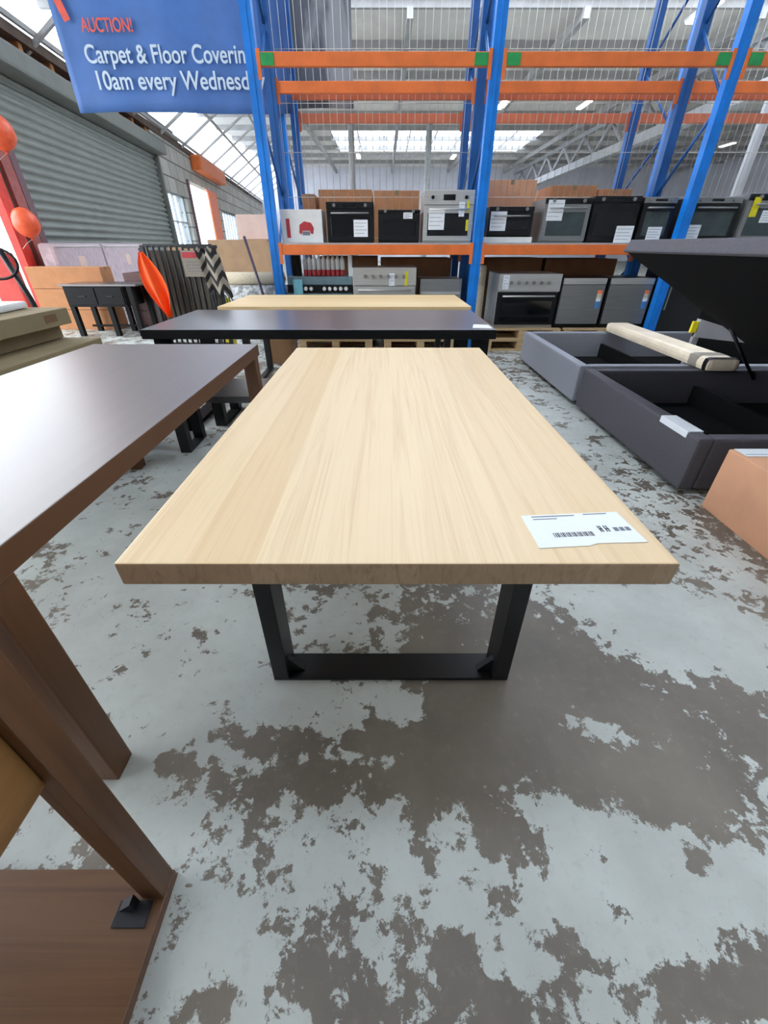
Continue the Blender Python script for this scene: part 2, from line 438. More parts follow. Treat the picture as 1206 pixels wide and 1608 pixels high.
# roller shutter, corrugated
pr_ = []
n = 27; h = 3.62/n
for i in range(n):
    for q in range(4):
        a = q/4*2*PI; pr_.append((.045*math.sin(a), i*h+q/4*h))
pr_.append((0, 3.62))
b = MB()
A = []
for yy in (sY(8.85), sY(16.6)): A.append([b.b.verts.new((-.06+x, yy, z)) for x, z in pr_])
for i in range(len(pr_)-1):
    f = b.b.faces.new((A[0][i], A[1][i], A[1][i+1], A[0][i+1])); f.smooth = True
b.box(-.14, -.11, sY(8.85), sY(16.6), 0, 3.62)
d2 = struct('door_2', b, 'roller', wall_loc(), WA)
b = MB(); b.box(-.1, .35, sY(8.7), sY(16.7), 3.55, 3.86, .05); b.make('door_drum_cover', 'roller_dark', d2)
b = MB(); b.box(-.1, .08, sY(16.6), sY(16.72), 0, 3.6); b.make('door_guide', 'roller_dark', d2)
# far doorway with an orange leaf
b = MB(); b.box(-.05, .02, sY(23.2), sY(24.88), 0, 3.3, .01)
d3 = struct('door_3', b, 'orange_leaf', wall_loc(), WA)
b = MB(); b.box(.001, .40, sY(21), sY(26), 3.7, 4.2, .08); b.make('door_drum_cover', 'orange_paint', d3)
b = MB(); b.box(-.25, .06, sY(19.75), sY(19.95), 0, 3.3); b.make('door_post', 'mauve_steel', d3)

# ------------------------------------------------------------------ what stands outdoors
def tree(label, x, y, h, n=150):
    t = thing('leafy_tree', label, 'tree', (x, y, -.04), 0, 'trees outside the side entrance')
    MB().cyl((0, 0, 0), (0.05, 0, h*.55), .09, .05).make('trunk', 'bark', t)
    b = MB(); r = random.Random(int(x*10+y))
    for i in range(n):
        a, q, z = r.uniform(0, 2*PI), r.uniform(0, 1)**.6, r.uniform(.3, 1)
        c = Vector((math.cos(a)*q*h*.32, math.sin(a)*q*h*.32, z*h)); s = r.uniform(.12, .26)
        mt = Matrix.Translation(c) @ Matrix.Rotation(r.uniform(0, 6), 4, Vector((r.random()-.5, r.random()-.5, r.random()-.5+.01)).normalized())
        g = bmesh.ops.create_icosphere(b.b, subdivisions=1, radius=s)['verts']
        for v in g: v.co.z *= .35
        bmesh.ops.transform(b.b, matrix=mt, verts=g)
    b.make('foliage', 'leaf', t)
tree('leafy tree outside the side entrance, nearer the red post', -9.6, 10.4, 2.9)
tree('leafy tree outside the side entrance, farther from the red post', -10.4, 8.6, 2.4)

# ------------------------------------------------------------------ the oak table in the middle
t = thing('dining_table', 'pale oak dining table with black loop legs, a paper ticket on its near corner', 'table', (.023, 0, 0))
b = MB(); b.box(-.5, .5, .554, 2.37, .70, .75, .004)
o = b.make('tabletop', ['oak', 'oak_end'], t)
for f in o.data.polygons:
    if abs(f.normal.y) > .7: f.material_index = 1
def loop_leg(y, w, h, bar, th, z0=0):
    b = MB()
    b.box(-w/2, -w/2+th, y, y+bar, z0, h, .003); b.box(w/2-th, w/2, y, y+bar, z0, h, .003)
    b.box(-w/2+th, w/2-th, y, y+bar, z0, z0+.012, .002); b.box(-w/2+th, w/2-th, y, y+bar, h-.01, h)
    b.prism([(w/2-th, z0+.012), (w/2-th-.05, z0+.012), (w/2-th, z0+.07)], 'Y', y+.03, y+.05)
    b.prism([(-w/2+th, z0+.012), (-w/2+th+.05, z0+.012), (-w/2+th, z0+.07)], 'Y', y+.03, y+.05)
    return b
loop_leg(.84, .78, .70, .1, .05).make('leg', 'black_metal', t)
loop_leg(1.98, .78, .70, .1, .05).make('leg', 'black_metal', t)
# paper ticket
tk = MB()
q = [(.283, .705), (.487, .720), (.498, .616), (.40, .612), (.385, .605), (.287, .597)]
tk.prism([(x, y) for x, y in q], 'Z', .7503, .7512)
ux = Vector((.204, .015, 0)).normalized(); uy = Vector((-.015, .204, 0)).normalized()
def onlab(u, v, w, h, m=1):
    p = Vector((.29, .605, 0))+ux*u+uy*v
    mt = Matrix.Translation((p.x, p.y, .7512)) @ Matrix.Rotation(math.atan2(ux.y, ux.x), 4, 'Z')
    tk.box(0, w, 0, h, 0, .0004, m=m, mat=mt)
for k in range(22):
    onlab(.04+k*.0037, .022, .0011+(k*7 % 3)*.0006, .014, 2)
onlab(.02, .092, .09, .003); onlab(.13, .094, .05, .003); onlab(.02, .083, .05, .0025)
for k, (w, u) in enumerate(((.007, .137), (.008, .149))):
    onlab(u, .033, .0022, .02, 2); onlab(u+w*.6, .033, .0022, .02, 2); onlab(u, .041, w, .003, 2)
for k in range(3): onlab(.166+k*.012, .034, .009, .012)
o = tk.make('paper_ticket', ['paper', 'ink', 'black_ink']); tag(o, 'white paper ticket with a barcode lying on the pale oak table', 'ticket')
o.location = (0, 0, 0)

# ------------------------------------------------------------------ dark brown table at left
t = thing('dining_table', 'dark brown dining table with square legs left of the pale oak table', 'table', (-1.18, 1.51, 0))
b = MB(); b.box(-.47, .465, -.98, .955, .69, .75, .003)
o = b.make('tabletop', ['walnut', 'walnut_edge'], t)
for f in o.data.polygons:
    if abs(f.normal.z) < .7: f.material_index = 1
for sx in (-1, 1):
    for sy in (-1, 1):
        b = MB(); x = .425*sx if sx > 0 else -.43; y = -.94 if sy < 0 else .90
        b.box(x-.035, x+.035, y-.035, y+.035, 0, .69, .004); b.make('leg', 'walnut_post', t)

# console with a bottom shelf beside the camera
t = thing('console_table', 'brown wooden console with a low bottom shelf in front of the dark brown table', 'console table', (-.478, .335, 0))
for x in (-.03, -1.05):
    for y in (-.03, -.42):
        b = MB(); b.box(x-.018, x+.03, y-.018, y+.03, .0305, .86, .003); b.make('leg', 'walnut_post', t)
b = MB(); b.box(-1.09, .002, -.46, .002, 0, .03, .003); b.make('bottom_shelf', 'walnut_shelf', t)
b = MB(); b.box(-.04, -.018, -.39, -.049, .555, .85, .003); b.make('side_panel', 'golden_panel', t, 'golden brown side panel')
b = MB(); b.box(-1.02, -.062, -.05, -.03, .555, .85); b.make('back_panel', 'golden_panel', t)
b = MB(); b.box(-1.1, .01, -.47, .01, .86, .885, .003); b.make('top', 'walnut_shelf', t)
b = MB(); b.prism([(-.085, .035), (-.05, .035), (-.05, .075)], 'Y', -.07, -.052); b.box(-.09, -.02, -.095, -.052, .0305, .035, .001)
b.make('bracket', 'black_metal', t, 'small dark metal bracket')

# ------------------------------------------------------------------ benches, black table, second oak table
t = thing('bench', 'black loop-legged bench partly under the dark brown table', 'bench', (-1.95, 2.78, 0))
b = MB(); b.box(.06, .6, -.17, .17, .40, .45, .004); b.make('seat', 'black_wood', t)
for x in (.10, .53):
    b = MB(); b.box(x, x+.07, -.15, -.09, 0, .40, .002); b.box(x, x+.07, .09, .15, 0, .40, .002)
    b.box(x, x+.07, -.09, .09, 0, .014, .002); b.box(x, x+.07, -.09, .09, .388, .4); b.make('leg', 'black_metal', t)
t = thing('low_table', 'low black loop-legged table between the brown table and pale oak table', 'table', (-.95, 3.36, 0))
b = MB(); b.box(-.48, .5, -.26, .26, .20, .25, .004); b.make('tabletop', 'black_top', t)
for x in (-.40, .32):
    b = MB(); b.box(x, x+.08, -.22, -.15, 0, .20, .002); b.box(x, x+.08, .15, .22, 0, .20, .002)
    b.box(x, x+.08, -.15, .15, 0, .014, .002); b.box(x, x+.08, -.15, .15, .188, .2); b.make('leg', 'black_metal', t)

t = thing('dining_table', 'long black dining table standing across behind the pale oak table', 'table', (-.43, 3.43, 0))
b = MB(); b.box(-1.19, 1.18, -.5, .5, .69, .75, .004)
o = b.make('tabletop', ['black_top', 'black_wood'], t)
for f in o.data.polygons:
    if abs(f.normal.z) < .7: f.material_index = 1
for x in (-1.17, 1.04):
    b = MB(); b.box(x, x+.12, -.4, -.36, 0, .69, .003); b.box(x, x+.12, .36, .4, 0, .69, .003); b.box(x, x+.12, -.36, .36, 0, .03, .003); b.box(x, x+.12, -.36, .36, .66, .69)
    b.make('leg', 'black_wood', t)
b = MB(); b.prism([(.60, 3.0), (.73, 2.98), (.73, 3.12), (.63, 3.14)], 'Z', .7503, .752)
o = b.make('paper_ticket', ['paper']); tag(o, 'white paper ticket lying on the black table corner', 'ticket')

t = thing('dining_table', 'oak dining table standing across behind the black table', 'table', (-.36, 4.58, 0))
b = MB(); b.box(-1.13, 1.14, -.52, .52, .71, .76, .004); b.make('tabletop', 'oak_far', t)
for x in (-1.0, .94):
    b = MB()
    b.box(x, x+.06, -.4, -.33, 0, .71, .003); b.box(x, x+.06, .33, .4, 0, .71, .003); b.box(x, x+.06, -.33, .33, 0, .02); b.make('leg', 'black_metal', t)

def carton(label, x0, x1, y0, y1, z0, z1, mat='cardboard', rz=0, group=None, tape=True, name='cardboard_box', cat='box', cname=None):
    cx, cy = (x0+x1)/2, (y0+y1)/2
    t = thing(name, label, cat, (cx, cy, z0), rz, group)
    w, d, h = (x1-x0)/2, (y1-y0)/2, z1-z0
    b = MB(); b.box(-w, w, -d, d, 0, h, min(.006, h/8)); b.make('carton', mat, t)
    if tape:
        b = MB()
        if d > w: b.box(-.025, .025, -d-.001, d+.001, h-.05, h+.0012)
        else: b.box(-w-.001, w+.001, -.025, .025, h-.05, h+.0012)
        b.make('tape', 'cardboard_olive' if mat != 'cardboard_olive' else 'cardboard_dark', t)
    return t
carton('upright brown cardboard box standing on the floor behind the black table, left', -1.42, -1.10, 5.2, 5.55, 0, .72, 'cardboard_dark')

# ------------------------------------------------------------------ upholstered beds at right
def bed(label, y0, y1, mat, lift):
    x0, x1 = 1.70, 3.75
    t = thing('bed_frame', label, 'bed', (x0, y0, 0)); L, W = x1-x0, y1-y0
    b = MB(); b.box(0, .085, 0, W, .03, .345, .018); b.make('footboard', mat, t)
    for y in (0.001, W-.081):
        b = MB(); b.box(.086, L, y, y+.08, .03, .345, .018); b.make('side_rail', mat, t)
    b = MB(); b.box(L, L+.1, 0, W, .03, 1.1, .02); b.make('headboard', mat if mat == 'bed_dark' else 'black_fabric', t)
    b = MB(); b.box(.09, L-.01, .082, W-.082, .05, .07); b.make('base_board', 'black_fabric', t, 'black base board inside the frame')
    b = MB(); b.box(L*.45, L*.45+.03, .09, W-.09, .07, .22); b.make('divider', 'black_fabric', t)
    for x in (.1, L-.1):
        for y in (.1, W-.1):
            b = MB(); b.box(x-.03, x+.03, y-.03, y+.03, 0, .05); b.make('leg', 'black_wood', t)
    return t
bd = bed('dark grey upholstered gas lift bed frame with its black base raised', 2.06, 3.58, 'bed_dark', True)
# raised platform: foot end high over the footboard, hinged near the head
b = MB()
ang = math.atan2(1.205-.30, 3.46-1.77); Lp = math.hypot(1.205-.30, 3.46-1.77)
b.box(-.0, Lp, .03, 1.49, -.035, .035, .012)
p = b.make('lift_platform', 'black_fabric', bd, 'black underside of the raised slatted base'); p.location = (.09, 0, 1.205); p.rotation_euler = (0, ang, 0)
b = MB(); b.box(-.03, .0, .03, 1.49, -.04, .04, .01); b.make('platform_edge', 'bed_dark', p)
b = MB(); b.cyl((1.4, .09, .28), (1.0, .09, .70), .012); b.make('gas_strut', 'black_metal', bd)
b = MB(); b.cyl((1.4, 1.43, .28), (1.0, 1.43, .70), .012); b.make('gas_strut', 'black_metal', bd)
b = MB(); b.box(-.003, .087, .10, .36, .31, .349, .002); o = b.make('white_sticker', 'paper', bd, 'white paper sticker over the top of the footboard')
bl = bed('light grey upholstered bed frame behind the dark grey one', 3.66, 5.36, 'bed_light', False)
b = MB(); b.box(1.36, 1.42, .68, .72, .07, .58, .006); b.prism([(1.36, .62), (1.36, .46), (1.95, .40), (1.95, .47)], 'Y', .66, .72)
b.make('lift_bracket', 'truss', bl, 'pale grey angled lift bracket')
b = MB(); b.box(1.30, 1.35, .66, .69, .5, .6); b.make('tag', 'yellow_tag', bl)
# wrapped long parcel across the light bed
t = thing('wrapped_parcel', 'long cream plastic-wrapped parcel lying across the light grey bed frame', 'parcel', (2.78, 4.42, .347), math.radians(-1))
b = MB(); b.box(-.13, .13, -.98, .92, 0, .10, .035); b.make('wrapping', 'wrap', t)
b = MB(); b.box(-.133, .133, -.86, -.70, -.0, .103, .034); b.make('tape_band', 'rug_grey', t)
b = MB(); b.box(-.134, .134, -.955, -.93, -.0, .104, .034); b.make('strap', 'black_wood', t)
# cardboard box in the right foreground
t = carton('peach cardboard box standing on the floor in front of the dark grey bed', 1.77, 2.45, .9, 1.935, 0, .344, 'cardboard_light')
b = MB(); b.box(1.79, 1.98, 1.84, 1.93, .3455, .3475); b.box(1.80, 1.95, 1.86, 1.865, .3475, .3478, m=1); o = b.make('paper_ticket', ['paper', 'ink'])
tag(o, 'white paper ticket lying on the peach cardboard box', 'ticket')

# ------------------------------------------------------------------ pallet racks
UX = [-1.32, 1.127, 3.53, 5.95]
def upright(x, y, h, mat, parent, w=.11, d=.10, lug=True):
    b = MB()
    # open C section with a raised lip down the face
    b.box(x-w/2, x+w/2, y, y+.012, .012, h); b.box(x-w/2, x-w/2+.012, y+.012, y+d, .012, h); b.box(x+w/2-.012, x+w/2, y+.012, y+d, .012, h)
    b.box(x-w/2+.012, x-w/2+.03, y+d-.012, y+d, .012, h); b.box(x+w/2-.03, x+w/2-.012, y+d-.012, y+d, .012, h)
    b.box(x-.012, x+.012, y-.006, y, .012, h)
    o = b.make('upright', mat, parent)
    b = MB(); b.box(x-w/2-.02, x+w/2+.02, y-.02, y+d+.02, 0, .012); b.make('foot_plate', mat, o)
    return o
def rack(label, y0, depth, ux, h, mat_f, mat_r, mat_b, levels, deck_levels, front_beams=True, clips=True, dmat='galv'):
    r = thing('pallet_rack', label, 'rack', (0, y0, 0))
    for x in ux:
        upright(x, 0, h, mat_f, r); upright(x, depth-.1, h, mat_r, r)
        z = .25; i = 0
        while z+.75 < h:
            b = MB(); ya, yb = .09, depth-.09
            a, c = ((x, ya, z), (x, yb, z+.7)) if i % 2 else ((x, yb, z), (x, ya, z+.7))
            b.cyl(a, c, .016, n=6); b.make('brace', 'navy_paint', r); z += .75; i += 1
    for z in levels:
        for i in range(len(ux)-1):
            xa, xb = ux[i]+.056, ux[i+1]-.056
            for y, fb in ((-.004, True), (depth-.055, False)):
                if fb and not front_beams: continue
                b = MB(); b.box(xa, xb, y, y+.05, z-.105, z, .006)
                bo = b.make('beam', mat_b, r)
                for xx, s in ((xa, 1), (xb, -1)):
                    b = MB(); b.box(xx-.002, xx+.035, y-.006, y, z-.20, z+.02) if s > 0 else b.box(xx-.035, xx+.002, y-.006, y, z-.20, z+.02)
                    b.make('end_connector', mat_b, bo)
                    if fb and clips and z > 2:
                        b = MB(); b.box(xx+.04, xx+.17, y-.008, y, z-.10, z-.01) if s > 0 else b.box(xx-.17, xx-.04, y-.008, y, z-.10, z-.01)
                        b.make('green_tag', 'green_clip', bo)
    for z in deck_levels:
        for i in range(len(ux)-1):
            b = MB(); b.box(ux[i]+.06, ux[i+1]-.06, .02, depth-.03, z+.0005, z+.018); b.make('deck', dmat, r)
    return r
rk = rack('blue and orange pallet rack holding ovens, nearest the tables', 5.86, .92, UX, 4.3, 'blue_paint', 'navy_paint', 'orange_paint', (1.225, 2.82), (1.225,))
for i in range(3):
    b = MB(); xa, xb = UX[i]+.06, UX[i+1]-.06; n = 27
    for k in range(n+1):
        x = xa+(xb-xa)*k/n; b.cyl((x, .95, 1.30), (x, .95, 4.25), .0032, n=5)
    for z in (1.3, 1.75, 2.2, 2.65, 3.1, 3.55, 4.0, 4.25): b.cyl((xa, .957, z), (xb, .957, z), .0035, n=5)
    b.make('mesh_panel', 'wire', rk)
rack('second blue pallet rack back to back behind the ovens', 6.98, 1.2, [-1.30, 1.20, 3.64, 6.1], 4.3, 'blue_paint', 'navy_paint', 'orange_faded', (1.225, 2.82), (1.225,), clips=False, dmat='dark_timber')

# pallets under the appliances
def pallet(label, cx, cy, z, src=[None]):
    if src[0] is None:
        t = thing('wooden_pallet', label, 'pallet', (cx, cy, z), 0, 'pallets under the pallet rack'); src[0] = t
        for k in range(5):
            b = MB(); b.box(-.5, .5, -.38+k*.165, -.28+k*.165, .118, .14, .002); b.make('top_board', 'pallet', t)
        for x in (-.45, 0, .45):
            b = MB(); b.box(x-.05, x+.05, -.38, .38, .022, .118, .003); b.make('stringer', 'pallet', t)
        for k in range(3):
            b = MB(); b.box(-.5, .5, -.38+k*.33, -.28+k*.33, 0, .022, .002); b.make('bottom_board', 'pallet', t)
        return t
    return dup(src[0], (cx, cy, z), 0, label)
for nm, cx in (('under the gas cooktop', -.66), ('under the steel cooker', .50), ('under the wide steel oven', 1.87), ('under the two dishwashers', 2.93)):
    pallet('lower wooden pallet '+nm, cx, 6.32, 0); pallet('upper wooden pallet '+nm, cx, 6.32, .14)

# ------------------------------------------------------------------ appliances
def sticker(parent, x0, x1, z0, z1, y, name='price_label', mats=('paper', 'ink')):
    b = MB(); b.box(x0, x1, y-.002, y, z0, z1)
    h = z1-z0
    for k in range(4):
        zz = z1-h*(.18+.2*k); b.box(x0+.012, x1-.012-(k % 2)*.03, y-.0026, y-.002, zz-.004, zz, m=1)
    return b.make(name, list(mats), parent)
def oven(label, x0, x1, z0, z1, kind, lab=None, y=6.0, d=.55, name='oven', panel=.16, handle=True):
    w = x1-x0; h = z1-z0
    t = thing(name, label, 'oven' if name == 'oven' else 'microwave', ((x0+x1)/2, y, z0), 0, 'ovens on the rack')
    body, glass, pan = {'black': ('black_enamel', 'black_glass', 'black_enamel'), 'steel': ('steel', 'black_glass', 'steel'),
                        'dark': ('dark_steel', 'smoke_glass', 'black_enamel'), 'smoke': ('black_enamel', 'smoke_glass', 'dark_steel')}[kind]
    b = MB(); b.box(-w/2, w/2, .03, d, 0, h, .005); b.make('body', body, t)
    ph = h*panel
    b = MB(); b.box(-w/2, w/2, .0, .03, h-ph, h, .004); cp = b.make('control_panel', pan, t)
    b = MB(); b.box(-.07, .07, -.002, .0, h-ph*.7, h-ph*.3); b.make('display', 'black_glass', cp)
    for s in (-1, 1):
        b = MB(); b.cyl((s*w*.33, .0, h-ph*.5), (s*w*.33, -.02, h-ph*.5), .018, n=14); b.make('knob', 'dark_steel' if kind != 'steel' else 'black_enamel', cp)
    b = MB(); b.box(-w/2, w/2, .004, .03, .02, h-ph-.006, .004); dr = b.make('door', body if kind != 'black' else 'black_enamel', t)
    b = MB(); b.box(-w/2+.05, w/2-.05, .0, .006, .07, h-ph-.08, .002); b.make('door_glass', glass, dr)
    if handle:
        b = MB(); zz = h-ph-.045; b.cyl((-w*.4, -.035, zz), (w*.4, -.035, zz), .009)
        for s in (-1, 1): b.cyl((s*w*.36, -.035, zz), (s*w*.36, .006, zz), .007)
        b.make('handle', 'steel' if kind == 'steel' else 'dark_steel', dr)
    if lab:
        lx, lz, lw, lh = lab; sticker(t, lx-w/2, lx-w/2+lw, lz, lz+lh, -.0 if not handle else -.002)
    return t
Z1 = 1.2435
t = thing('appliance_box', 'white appliance box with red print on the rack shelf', 'box', (-.985, 6.0, Z1))
b = MB(); b.box(-.245, .245, 0, .4, 0, .33, .005); b.make('carton', 'white_plastic', t)
b = MB(); b.box(-.19, -.145, -.0015, 0, .05, .24); b.make('red_lettering_block', 'red_print', t)
b = MB(); b.prism([(-.04, .10), (-.03, .18), (.03, .215), (.11, .20), (.14, .15), (.13, .09), (.10, .09), (.09, .12), (.0, .12), (-.01, .08)], 'Y', -.0015, 0)
b.box(.0, .09, -.001, 0, .075, .115, m=1); b.make('red_picture', ['red_print', 'ink'], t)
oven('black built-in oven with a white label, beside the white appliance box', -.685, -.125, Z1, 1.645, 'black', (.32, .06, .17, .17))
oven('black microwave with a grey sticker, between two ovens on the rack shelf', -.07, .43, Z1, 1.57, 'black', (.30, .24, .11, .06), name='microwave_oven', panel=.08, handle=False)
t = oven('tall stainless oven with yellow strips left of the middle upright', .47, 1.06, Z1, 1.755, 'steel', (.06, .13, .19, .20), panel=.27)
sticker(t, .12, .185, .26, .40, -.003)
for z in (.12, .3):
    b = MB(); b.box(.215, .245, -.003, .0, z, z+.11); b.make('yellow_strip', 'yellow_tag', t)
oven('black oven on a white base just right of the middle upright', 1.25, 1.78, Z1+.06, 1.60, 'black', (.02, .06, .19, .19))
b = MB(); b.box(1.22, 1.80, 5.99, 6.5, Z1, Z1+.058, .004); o = b.make('foam_slab', 'white_plastic'); tag(o, 'white foam base slab under a black oven on the rack', 'foam slab')
oven('steel-sided oven with its white label at upper left', 1.90, 2.44, Z1, 1.68, 'dark', (.03, .22, .19, .20), panel=.12)
oven('glossy black oven with its white label at lower right', 2.47, 3.02, Z1, 1.70, 'black', (.33, .0, .21, .17), panel=.14, handle=False)
oven('smoky glass oven left of the third upright', 3.06, 3.44, Z1, 1.69, 'smoke', (.12, .03, .17, .13), panel=.13)
oven('black oven just right of the third upright', 3.62, 4.20, Z1, 1.69, 'smoke', (.02, .03, .17, .15), panel=.13)
oven('grey steel oven with a yellow tag at the end of the shelf', 4.28, 4.95, Z1, 1.72, 'dark', (.2, .2, .2, .12), panel=.12)
b = MB(); b.box(4.33, 4.41, 5.992, 5.997, 1.50, 1.69); o = b.make('hanging_tag', 'yellow_tag'); tag(o, 'yellow tag on the grey steel oven at the end of the shelf', 'tag')

# lower level
t = thing('gas_cooktop', 'grey cooktop with a row of pale knobs at the left of the rack floor', 'cooktop', (-.83, 6.02, .281))
b = MB(); b.box(-.42, .42, .04, .62, .0, .60, .01); b.make('body', 'grey_enamel', t)
b = MB(); b.box(-.42, .42, .0, .04, .42, .51, .004); cp = b.make('control_panel', 'black_enamel', t)
for x in (-.18, -.11, .06, .13, .2, .27, .34):
    b = MB(); b.cyl((x, .0, .465), (x, -.03, .465), .026, .02, 12); b.make('knob', 'white_plastic', cp)
b = MB(); b.box(-.42, .42, .005, .04, .33, .41, .004); b.make('trim_bar', 'grey_enamel', t)
b = MB(); b.box(-.30, .25, .005, .04, .02, .32, .004); b.make('door', 'white_plastic', t)
b = MB(); b.box(-.34, -.22, -.004, -.001, .40, .57); b.make('aqua_sticker', 'aqua', t)
bot = None
for k in range(9):
    x = -1.02+k*.06
    lab = 'white and red bottle standing in the row on the grey cooktop'
    if bot is None:
        bot = thing('bottle', lab, 'bottle', (x, 6.2, .881), 0, 'white and red bottles on the cooktop')
        MB().lathe([(.026, 0), (.029, .01), (.029, .07)], n=12).make('red_base', 'red_print', bot)
        MB().lathe([(.029, .07), (.029, .18), (.012, .215)], n=12).make('bottle_body', 'white_plastic', bot)
        MB().lathe([(.010, .215), (.007, .25), (.004, .27)], n=10).make('spout', 'rug_cream', bot)
    else: dup(bot, (x, 6.2, .881), 0, lab)
for k, x in enumerate((-1.17, -1.11)):
    o = MB().box(x-.022, x+.022, 6.15, 6.3, .881, 1.11, .005).make('black_binder', 'black_wood')
    tag(o, 'slim black carton standing on the cooktop, ' + ('beside the upright' if k == 0 else 'beside the bottles'), 'carton')
o = MB().box(-.46, -.41, 6.12, 6.3, .881, 1.13, .004, mat=None).make('folded_leaflet', 'paper'); tag(o, 'white folded leaflet standing at the right of the bottles', 'leaflet')

def cooker(label, x0, x1, z1, kind, cat='cooker', name='freestanding_cooker', y=6.0, z0=.281):
    w = x1-x0; h = z1-z0; t = thing(name, label, cat, ((x0+x1)/2, y, z0))
    b = MB(); b.box(-w/2, w/2, .03, .62, 0, h, .006); b.make('body', 'steel', t)
    b = MB(); b.box(-w/2, w/2, -.01, .03, h-.20, h, .006); cp = b.make('control_panel', 'steel', t)
    for k in range(6):
        x = -w*.3+k*w*.12; b = MB(); b.cyl((x, -.01, h-.1), (x, -.04, h-.1), .022, .018, 12); b.make('knob', 'dark_steel', cp)
    b = MB(); b.box(-w/2+.01, w/2-.01, .0, .03, .04, h-.21, .004); dr = b.make('door', 'steel' if kind == 1 else 'black_enamel', t)
    b = MB(); b.box(-w/2+.07, w/2-.07, -.004, .0, .08, h-.31); b.make('door_glass', 'black_glass', dr)
    b = MB(); b.cyl((-w*.42, -.045, h-.25), (w*.42, -.045, h-.25), .011)
    for s in (-1, 1): b.cyl((s*w*.38, -.045, h-.25), (s*w*.38, .0, h-.25), .008)
    b.make('handle', 'steel', dr)
    return t
t = cooker('stainless freestanding cooker on the rack floor between cooktop and grey box', -.40, .41, .985, 1)
sticker(t, .06, .13, .50, .64, -.012); b = MB(); b.box(.26, .30, -.013, -.010, .50, .66); b.make('yellow_strip', 'yellow_tag', t)
t = thing('rangehood_box', 'grey steel rangehood unit on the rack floor beside the middle upright', 'rangehood', (.74, 6.05, .281))
b = MB(); b.box(-.27, .27, 0, .5, 0, .575, .01); b.make('body', 'dark_steel', t); b = MB(); b.box(-.25, .25, -.006, 0, .40, .43); b.make('grip', 'steel', t)
t = cooker('wide stainless oven with black door right of the middle upright', 1.47, 2.27, .915, 2)
sticker(t, -.35, -.27, .46, .62, -.012)
roll = thing('wrapped_roll', 'pale wrapped roll standing upright against the middle upright', 'roll', (1.27, 6.2, 0))
MB().lathe([(.07, 0), (.07, .02), (.07, .98), (.06, 1.0)], n=16).make('roll_body', 'rug_cream', roll)
def dishwasher(label, x):
    t = thing('dishwasher', label, 'dishwasher', (x, 6.0, .281), 0, 'dishwashers on the rack floor')
    b = MB(); b.box(-.295, .295, .03, .6, 0, .585, .005); b.make('body', 'black_enamel', t)
    b = MB(); b.box(-.275, .275, 0, .03, .05, .51, .008); dr = b.make('door', 'dark_steel', t)
    b = MB(); b.box(-.275, .275, -.004, .03, .515, .585, .006); b.make('control_panel', 'steel', t)
    b = MB(); b.box(.19, .25, -.002, 0, .24, .32); b.box(.19, .25, -.002, 0, .32, .36, m=3); b.box(.19, .25, -.002, 0, .36, .41, m=1); b.box(.19, .25, -.002, 0, .41, .45, m=2); b.make('energy_label', ['energy_blue', 'rug_cream', 'orange_leaf', 'paper'], dr)
    return t
dishwasher('stainless dishwasher with an energy label, beside the wide oven', 2.58)
dishwasher('stainless dishwasher with an energy label, beside the third upright', 3.19)
t = thing('black_fridge', 'black bar fridge standing on the floor right of the third upright', 'fridge', (4.0, 6.02, 0))
b = MB(); b.box(-.34, .34, .05, .6, 0, .95, .01); b.make('body', 'black_enamel', t); b = MB(); b.box(-.34, .34, 0, .05, .03, .94, .01); b.make('door', 'black_enamel', t)
b = MB(); b.box(-.31, -.29, -.03, 0, .5, .85, .004); b.make('handle', 'dark_steel', t)
b = MB(); b.box(1.35, 3.4, 6.75, 6.76, .3, .3); b.b.free()

# cartons on the second rack
for lab, a, c, y, z0, z1, m in (
        ('orange-brown carton behind the white appliance box', -1.15, -.98, 7.25, Z1, 1.82, 'cardboard'),
        ('wide brown carton on the second rack behind the black oven', -.92, -.17, 7.25, Z1, 1.87, 'cardboard'),
        ('wide brown carton on the second rack behind the microwave', -.14, .50, 7.25, Z1, 1.86, 'cardboard'),
        ('bright orange-brown carton behind the oven on a white base', 1.42, 2.08, 7.1, Z1, 1.96, 'cardboard_light'),
        ('long brown carton on the second rack behind the glossy black oven', 2.35, 3.0, 7.3, Z1, 1.92, 'cardboard'),
        ('brown carton on the second rack left of its third upright', 3.03, 3.5, 7.3, Z1, 1.88, 'cardboard'),
        ('brown carton on the floor behind the grey cooktop and cooker', -.95, -.10, 7.1, 0, 1.08, 'cardboard_dark'),
        ('brown carton on the floor behind the rangehood unit', -.05, 1.0, 7.1, 0, 1.06, 'cardboard_dark'),
        ('brown carton on the floor behind the wide stainless oven', 1.4, 2.35, 7.1, 0, 1.06, 'cardboard_dark'),
        ('brown carton on the floor behind the two dishwashers', 2.4, 3.45, 7.1, 0, 1.05, 'cardboard_dark')):
    carton(lab, a, c, y, y+.7, z0, z1, m, 0, 'cartons on the second rack')

